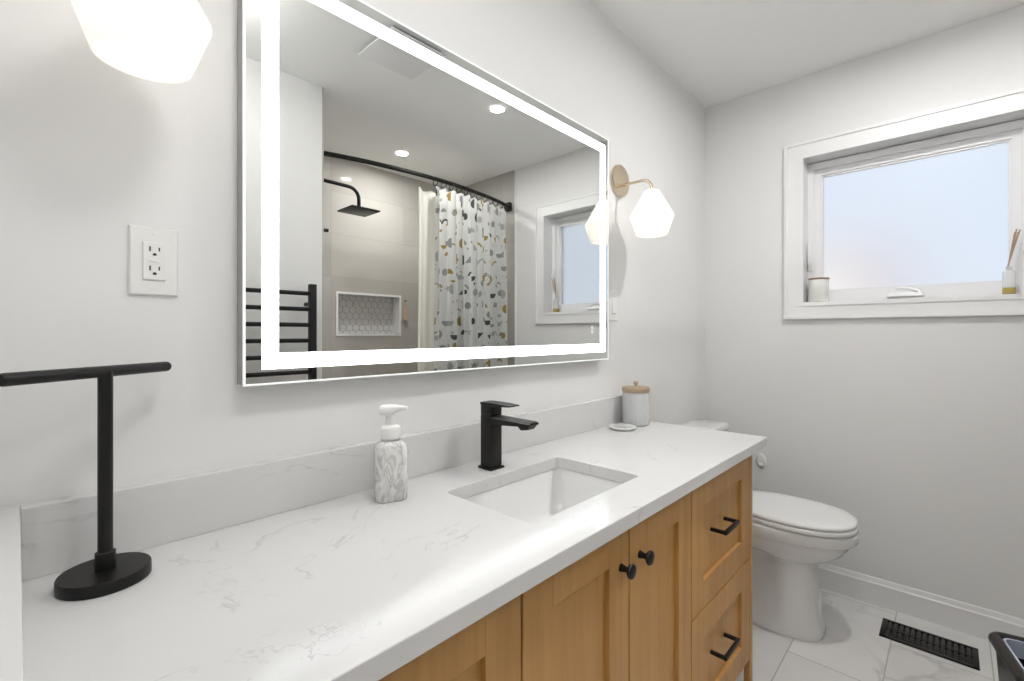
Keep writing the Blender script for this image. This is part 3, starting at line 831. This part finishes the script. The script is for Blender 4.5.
# ------------------------------------------------------------------ floor vent
ve = thing('floor_vent', 'black slotted metal floor vent beside the window-wall baseboard', 'vent', (2.528, -0.965, 0))
vx, vy = 0.0790, 0.1480
b = MB()
b.box(-vx, -vx + 0.016, -vy, vy, 0, 0.006, 0.0015).box(vx - 0.016, vx, -vy, vy, 0, 0.006, 0.0015)
b.box(-vx, vx, -vy, -vy + 0.018, 0, 0.006, 0.0015).box(-vx, vx, vy - 0.018, vy, 0, 0.006, 0.0015)
b.box(-0.004, 0.004, -vy + 0.01, vy - 0.01, 0, 0.0055)
b.build('vent_frame', M['black'], ve, 0.4)
b = MB()
for i in range(14):
    y = -vy + 0.018 + (i + 0.5) * (2 * vy - 0.036) / 14
    b.box(-vx + 0.014, vx - 0.014, y - 0.0052, y + 0.0052, 0.0010, 0.0050, 0.001)
b.build('louver', M['bronze'], ve, 0.4)
MB().box(-vx + 0.012, vx - 0.012, -vy + 0.012, vy - 0.012, 0.0002, 0.0008).build('duct_opening', M['slot'], ve, 0)

# ------------------------------------------------------------------ waste bin at the lower right
bi = thing('waste_bin', 'dark bin with rounded rim near the tub, cut by the lower right corner', 'bin', (2.124, -1.122, 0), 0.21)
def br(hx, hy, r, z): return rrect(hx, hy, r, z, 8, -0.135, -0.105)
b = MB().loft([br(0.105, 0.075, 0.03, 0.002), br(0.112, 0.082, 0.034, 0.010), br(0.128, 0.098, 0.026, 0.292), br(0.123, 0.093, 0.038, 0.292), br(0.108, 0.078, 0.03, 0.014), br(0.02, 0.02, 0.01, 0.012)])
b.build('bin_body', M['black'], bi, 0.7)
rim = br(0.126, 0.096, 0.024, 0.296)
b = MB()
cl = [Vector(p) for p in rim]; m = len(cl); rings = []
for i, p in enumerate(cl):
    t = (cl[(i + 1) % m] - cl[i - 1]).normalized(); a = Vector((t.y, -t.x, 0)); u_ = Vector((0, 0, 1))
    rings.append([tuple(p + 0.0165 * (math.cos(2 * PI * j / 14) * a + math.sin(2 * PI * j / 14) * u_)) for j in range(14)])
b.loft(rings + [rings[0]], False, False)
b.build('bin_rim', M['bronze'], bi, 1.2)
b = MB().loft([br(0.1200, 0.0900, 0.036, 0.255), br(0.1125, 0.0825, 0.022, 0.306), br(0.1075, 0.0775, 0.020, 0.306), br(0.114, 0.084, 0.034, 0.252)], True if False else False, False)
tag(b.build('bag_edge', M['liner'], bi, 0.7), 'pale blue bag edge inside the rim')

# ------------------------------------------------------------------ window sill things
ca = thing('candle_jar', 'small cream candle jar with brown lid, left end of the windowsill', 'candle', (W + 0.036, -0.549, 1.4085))
MB().lathe([(0.038, 0.0), (0.042, 0.002), (0.0435, 0.006), (0.0435, 0.108), (0.042, 0.112)], n=40).build('jar', M['candle'], ca)
MB().lathe([(0.0445, 0.1125), (0.0450, 0.113), (0.0450, 0.1185), (0.044, 0.120), (0.0, 0.1205)], n=40).build('jar_lid', M['lidwood'], ca)

rd = thing('reed_diffuser', 'small glass reed diffuser with tan reeds, right end of the windowsill', 'diffuser', (W + 0.040, -1.206, 1.4125))
b = MB().loft([rrect(0.0165, 0.0165, 0.004, 0.024, 4), rrect(0.018, 0.018, 0.004, 0.026, 4), rrect(0.018, 0.018, 0.004, 0.088, 4), rrect(0.016, 0.016, 0.004, 0.093, 4), rrect(0.009, 0.009, 0.0085, 0.097, 4), rrect(0.009, 0.009, 0.0085, 0.110, 4)])
b.build('bottle', M['ribglass'], rd, 0.5)
tag(MB().loft([rrect(0.018, 0.018, 0.004, 0.0, 4), rrect(0.0185, 0.0185, 0.004, 0.002, 4), rrect(0.0185, 0.0185, 0.004, 0.0235, 4)]).build('bottle_base', M['amber'], rd, 0.5), 'golden lower band of the bottle')
for dx, dy, L in ((-0.004, -0.030, 0.255), (0.002, -0.022, 0.262), (0.004, -0.027, 0.25), (-0.002, -0.016, 0.248)):
    MB().tube([(dx * 0.3, dy * -0.15, 0.108), (dx * 4, dy, L)], 0.0024, 8).build('reed', M['reed'], rd)

# ------------------------------------------------------------------ ceiling lights and fan
def downlight(name, label, x, y, mat, group=None):
    t = thing(name, label, 'ceiling light', (x, y, H), group=group)
    MB().lathe([(0.050, -0.0005), (0.050, -0.003), (0.045, -0.006), (0.038, -0.0040), (0.038, -0.0005)], n=48, cap0=False, cap1=False).build('trim_ring', M['trim'], t)
    MB().lathe([(0.038, -0.0035), (0.038, -0.0005)], n=48).build('diffuser', mat, t)
    return t
cl1 = downlight('ceiling_light', 'round recessed ceiling light between the vanity and the front wall', 1.912, -0.9624, M['down'], 'recessed ceiling lights')
downlight('ceiling_light', 'round recessed ceiling light above the shower tub', 1.908, -1.9337, M['shower'], 'recessed ceiling lights')
dr = thing('added_drum_light', 'added round drum fill light near the doorway behind the camera', 'ceiling light', (0.42, -0.98, H))  # lamp added out of view to brighten the left side and ceiling
MB().lathe([(0.155, -0.0005), (0.155, -0.010), (0.0, -0.0105)], n=48).build('canopy', M['trim'], dr)
MB().lathe([(0.0, -0.072), (0.140, -0.070), (0.148, -0.062), (0.148, -0.011), (0.0, -0.0108)], n=48).build('drum_shade', M['drum'], dr)
hl = downlight('ceiling_light', 'added round recessed fill light in the hall behind the doorway', -0.80, -0.95, M['hall'], 'recessed ceiling lights')  # hall lamp added out of view as fill

fn = thing('exhaust_fan', 'square white ceiling exhaust fan cover seen in the mirror', 'fan', (1.219, -0.885, H))
MB().box(-0.145, 0.145, -0.140, 0.140, -0.026, -0.018, 0.002).build('cover', M['trim'], fn, 0.4)
MB().box(-0.125, 0.125, -0.120, 0.120, -0.018, -0.0005).build('housing', M['slot'], fn, 0)

# ------------------------------------------------------------------ towel warmer on the front wall
tw = thing('towel_warmer', 'black ladder towel warmer on the wall seen in the mirror', 'towel warmer', (0.79, YP, 0))
for s in (-1, 1):
    MB().box(s * 0.231 - 0.0165, s * 0.231 + 0.0165, 0.062, 0.095, 0.56, 1.498, 0.003).build('post', M['black'], tw)
for i in range(12):
    z = 1.4500 - i * 0.0780
    MB().tube([(-0.222, 0.080, z), (0.222, 0.080, z)], 0.0105, 16).build('bar', M['black'], tw)
for s in (-1, 1):
    for z in (0.66, 1.40):
        MB().tube([(s * 0.231, 0.001, z), (s * 0.231, 0.068, z)], 0.011, 14).build('bracket', M['black'], tw)

# ------------------------------------------------------------------ tub, shower and curtain (seen in the mirror)
tb = thing('bathtub', 'white alcove bathtub behind the printed shower curtain', 'bathtub', ((XS + W) / 2, -2.02, 0))
tx, ty = (W - XS) / 2 - 0.012, 0.315
MB().loft([rrect(tx, ty, 0.01, 0.002, 6), rrect(tx, ty, 0.01, 0.50, 6), rrect(tx - 0.006, ty - 0.006, 0.01, 0.508, 6), rrect(tx - 0.09, ty - 0.08, 0.12, 0.506, 6),
           rrect(tx - 0.10, ty - 0.09, 0.12, 0.495, 6), rrect(tx - 0.15, ty - 0.12, 0.12, 0.18, 6), rrect(tx - 0.22, ty - 0.16, 0.12, 0.13, 6)]).build('tub_shell', M['tub'], tb, 0.8)
MB().lathe([(0.03, 0.1302), (0.03, 0.133), (0.0, 0.134)], (-tx + 0.33, 0, 0), 24).build('drain', M['black'], tb)

nc = thing('shower_niche', 'white framed shower niche lined with hexagon mosaic tiles', 'niche')
b = MB().frame(nx0 - 0.002, nx1 + 0.002, nz0 - 0.002, nz1 + 0.002, 0.016, YS - 0.001, YS + 0.006)
b.frame(nx0 + 0.0005, nx1 - 0.0005, nz0 + 0.0005, nz1 - 0.0005, 0.0135, YS - 0.086, YS)
b.build('niche_frame', M['trim'], nc, 0)
b = MB().box(nx0 + 0.012, nx1 - 0.012, YS - 0.09, YS - 0.084, nz0 + 0.012, nz1 - 0.012)
tag(b.build('niche_grout', plain('light_grout', (0.36, 0.345, 0.33), 0.9, nscale=60, var=0.05), nc, 0), 'grey grout behind the mosaic')
b = MB(); R = 0.0285; ix0, ix1, iz0, iz1 = nx0 + 0.014, nx1 - 0.014, nz0 + 0.014, nz1 - 0.014
dx = R * math.sqrt(3) + 0.004; dz = dx * math.sqrt(3) / 2
for r in range(-1, 9):
    for c in range(-1, 13):
        cx = ix0 + c * dx + (dx / 2 if r % 2 else 0); cz = iz0 + r * dz
        pts = [(min(ix1, max(ix0, cx + R * math.sin(PI / 3 * k))), min(iz1, max(iz0, cz + R * math.cos(PI / 3 * k)))) for k in range(6)]
        if max(p[0] for p in pts) - min(p[0] for p in pts) < 0.012 or max(p[1] for p in pts) - min(p[1] for p in pts) < 0.012: continue
        b.loft([[(p[0], y, p[1]) for p in pts] for y in (YS - 0.084, YS - 0.0815)])
b.build('hexagon_mosaic', M['hexmarble'], nc, 0)

sh = thing('rain_shower', 'black square rain shower head on a long bent arm', 'shower head', (XS + 0.01, -1.868, 0))
MB().lathe([(0.030, 0.0005), (0.030, 0.008), (0.0, 0.009)], n=32, mat=Matrix.Translation((0, 0, 2.199)) @ Matrix.Rotation(PI / 2, 4, 'Y')).build('wall_flange', M['black'], sh)
pts = [(0.004, 0, 2.199), (0.35, 0, 2.196)]
for i in range(1, 9):
    a = PI / 2 * i / 8
    pts.append((0.35 + 0.07 * math.sin(a), 0, 2.126 + 0.07 * math.cos(a)))
pts.append((0.42, 0, 2.075))
MB().tube(pts, 0.0115, 16).build('arm', M['black'], sh, 1.0)
b = MB().box(0.42 - 0.10, 0.42 + 0.10, -0.10, 0.10, 2.046, 2.056, 0.003)
b.lathe([(0.016, 2.056), (0.016, 2.066), (0.013, 2.078)], (0.42, 0, 0), 20)
b.build('head_plate', M['black'], sh, 0.5)

vl = thing('hand_shower_holder', 'small black holder poking out below the rain shower arm', 'shower holder', (XS + 0.01, -1.868, 1.885))
MB().lathe([(0.022, 0.0005), (0.022, 0.008), (0.015, 0.012), (0.0, 0.013)], n=28, mat=Matrix.Rotation(PI / 2, 4, 'Y')).build('plate', M['black'], vl)
MB().tube([(0.01, 0, 0), (0.17, 0, 0.004), (0.212, 0, 0.006)], [0.010, 0.011, 0.011], 14).build('holder_arm', M['black'], vl)

br_ = thing('bath_brush', 'pinkish wooden bath brush hanging right of the shower niche', 'brush', (2.205, YS, 1.43))
b = MB().loft([[(p[0], p[1] * 1.0 + 0.014, p[2]) for p in rrect(0.016, 0.010, 0.008, z, 4)] for z in (-0.068, 0.035)] )
b.build('brush_body', M['loofah'], br_, 0.6)
MB().tube([(0, 0.014, 0.03), (0, 0.014, 0.085)], 0.006, 10).build('brush_handle', M['loofah'], br_)
MB().tube([(0, 0.001, 0.088), (0, 0.020, 0.088), (0, 0.022, 0.096)], 0.004, 10).build('hanger', M['slot'], br_)

def rod_y(x):
    t = (x - 1.925) / 0.80
    return -1.640 + 0.126 * max(0.0, 1 - t * t) ** 0.9
ro = thing('curtain_rod', 'black curved shower curtain rod spanning the tub', 'curtain rod')
ZR = 2.265
xa, xb = XS + 0.03, W - 0.03
MB().tube([(xa + (xb - xa) * i / 40, rod_y(xa + (xb - xa) * i / 40), ZR) for i in range(41)], 0.0135, 16).build('rod', M['black'], ro, 1.0)
for x0, x1 in ((XS + 0.0105, XS + 0.045), (W - 0.045, W - 0.0105)):
    MB().box(x0, x1, -1.640 - 0.030, -1.640 + 0.030, ZR - 0.034, ZR + 0.034, 0.004).build('bracket', M['black'], ro, 0.5)

def drape(name, mat, x0, x1, z0, z1, off, folds, amp, nx, nz, label):
    xs_ = []; rnd = random.Random(hash(name) % 97 if False else folds)
    ph = [rnd.uniform(-0.5, 0.5) for _ in range(60)]
    ps = [rnd.uniform(0.6, 1.3) for _ in range(60)]
    v, f, uv = [], [], []
    arc = [0.0]
    def pos(i, j):
        s = i / nx; t = j / nz
        a = s * folds * 2 * PI
        k = int(s * folds)
        w = math.sin(a + 0.7 * math.sin(a * 0.37 + folds)) * amp * (0.55 + 0.45 * ps[k % 60])
        w2 = math.sin(a * 0.5 + 1.1 + 1.3 * t) * amp * 0.35
        x = x0 + (x1 - x0) * s + math.cos(a) * amp * 0.35 + (0.5 - s) * -0.05 * t
        y = rod_y(x0 + (x1 - x0) * s) + off + (w * (0.55 + 0.45 * min(1, t * 3)) + w2 * t)
        z = z1 + (z0 - z1) * t
        if t < 0.04: z -= 0.022 * abs(math.sin(a * 0.5)) * (1 - t / 0.04)
        return (x, y, z)
    for j in range(nz + 1):
        for i in range(nx + 1):
            v.append(pos(i, j))
    for i in range(1, nx + 1):
        p, q = Vector(pos(i - 1, nz // 2)), Vector(pos(i, nz // 2)); arc.append(arc[-1] + (q - p).length)
    for j in range(nz):
        for i in range(nx):
            a = j * (nx + 1) + i
            f.append((a, a + 1, a + nx + 2, a + nx + 1))
    me = bpy.data.meshes.new(name); me.from_pydata(v, [], f); me.update()
    lay = me.uv_layers.new(name='UVMap')
    for lp in me.loops:
        j, i = divmod(lp.vertex_index, nx + 1)
        lay.data[lp.index].uv = (arc[i], (z1 - z0) * (1 - j / nz))
    for p in me.polygons: p.use_smooth = True
    me.materials.append(mat)
    o = bpy.data.objects.new(name, me); COL.objects.link(o)
    so_ = o.modifiers.new('thickness', 'SOLIDIFY'); so_.thickness = 0.0018
    return tag(o, label, 'curtain')
drape('shower_curtain', M['print'], 1.885, 2.655, 0.24, 2.225, 0.004, 11, 0.034, 330, 60, 'white shower curtain printed with grey and mustard half-moons')
drape('curtain_liner', M['linerc'], 1.800, 2.640, 0.525, 2.215, -0.078, 8, 0.022, 200, 40, 'plain cream inner liner hanging behind the printed shower curtain')

first = None
for i in range(12):
    x = 1.888 + i * (2.640 - 1.888) / 11
    if first is None:
        b = MB()
        ring = [(0.0, 0.0225 * math.sin(2 * PI * k / 20), 0.0225 * math.cos(2 * PI * k / 20)) for k in range(21)]
        b.tube(ring, 0.0026, 8, False)
        first = b.build('curtain_ring', M['black'], None, 1.2)
        tag(first, 'black metal ring holding the printed curtain on the rod', 'curtain ring', 'shower curtain rings')
        o = first
    else:
        o = first.copy(); COL.objects.link(o)
    o.location = (x, rod_y(x), ZR - 0.020)
    o.rotation_euler = (0, 0, random.uniform(-0.3, 0.3))
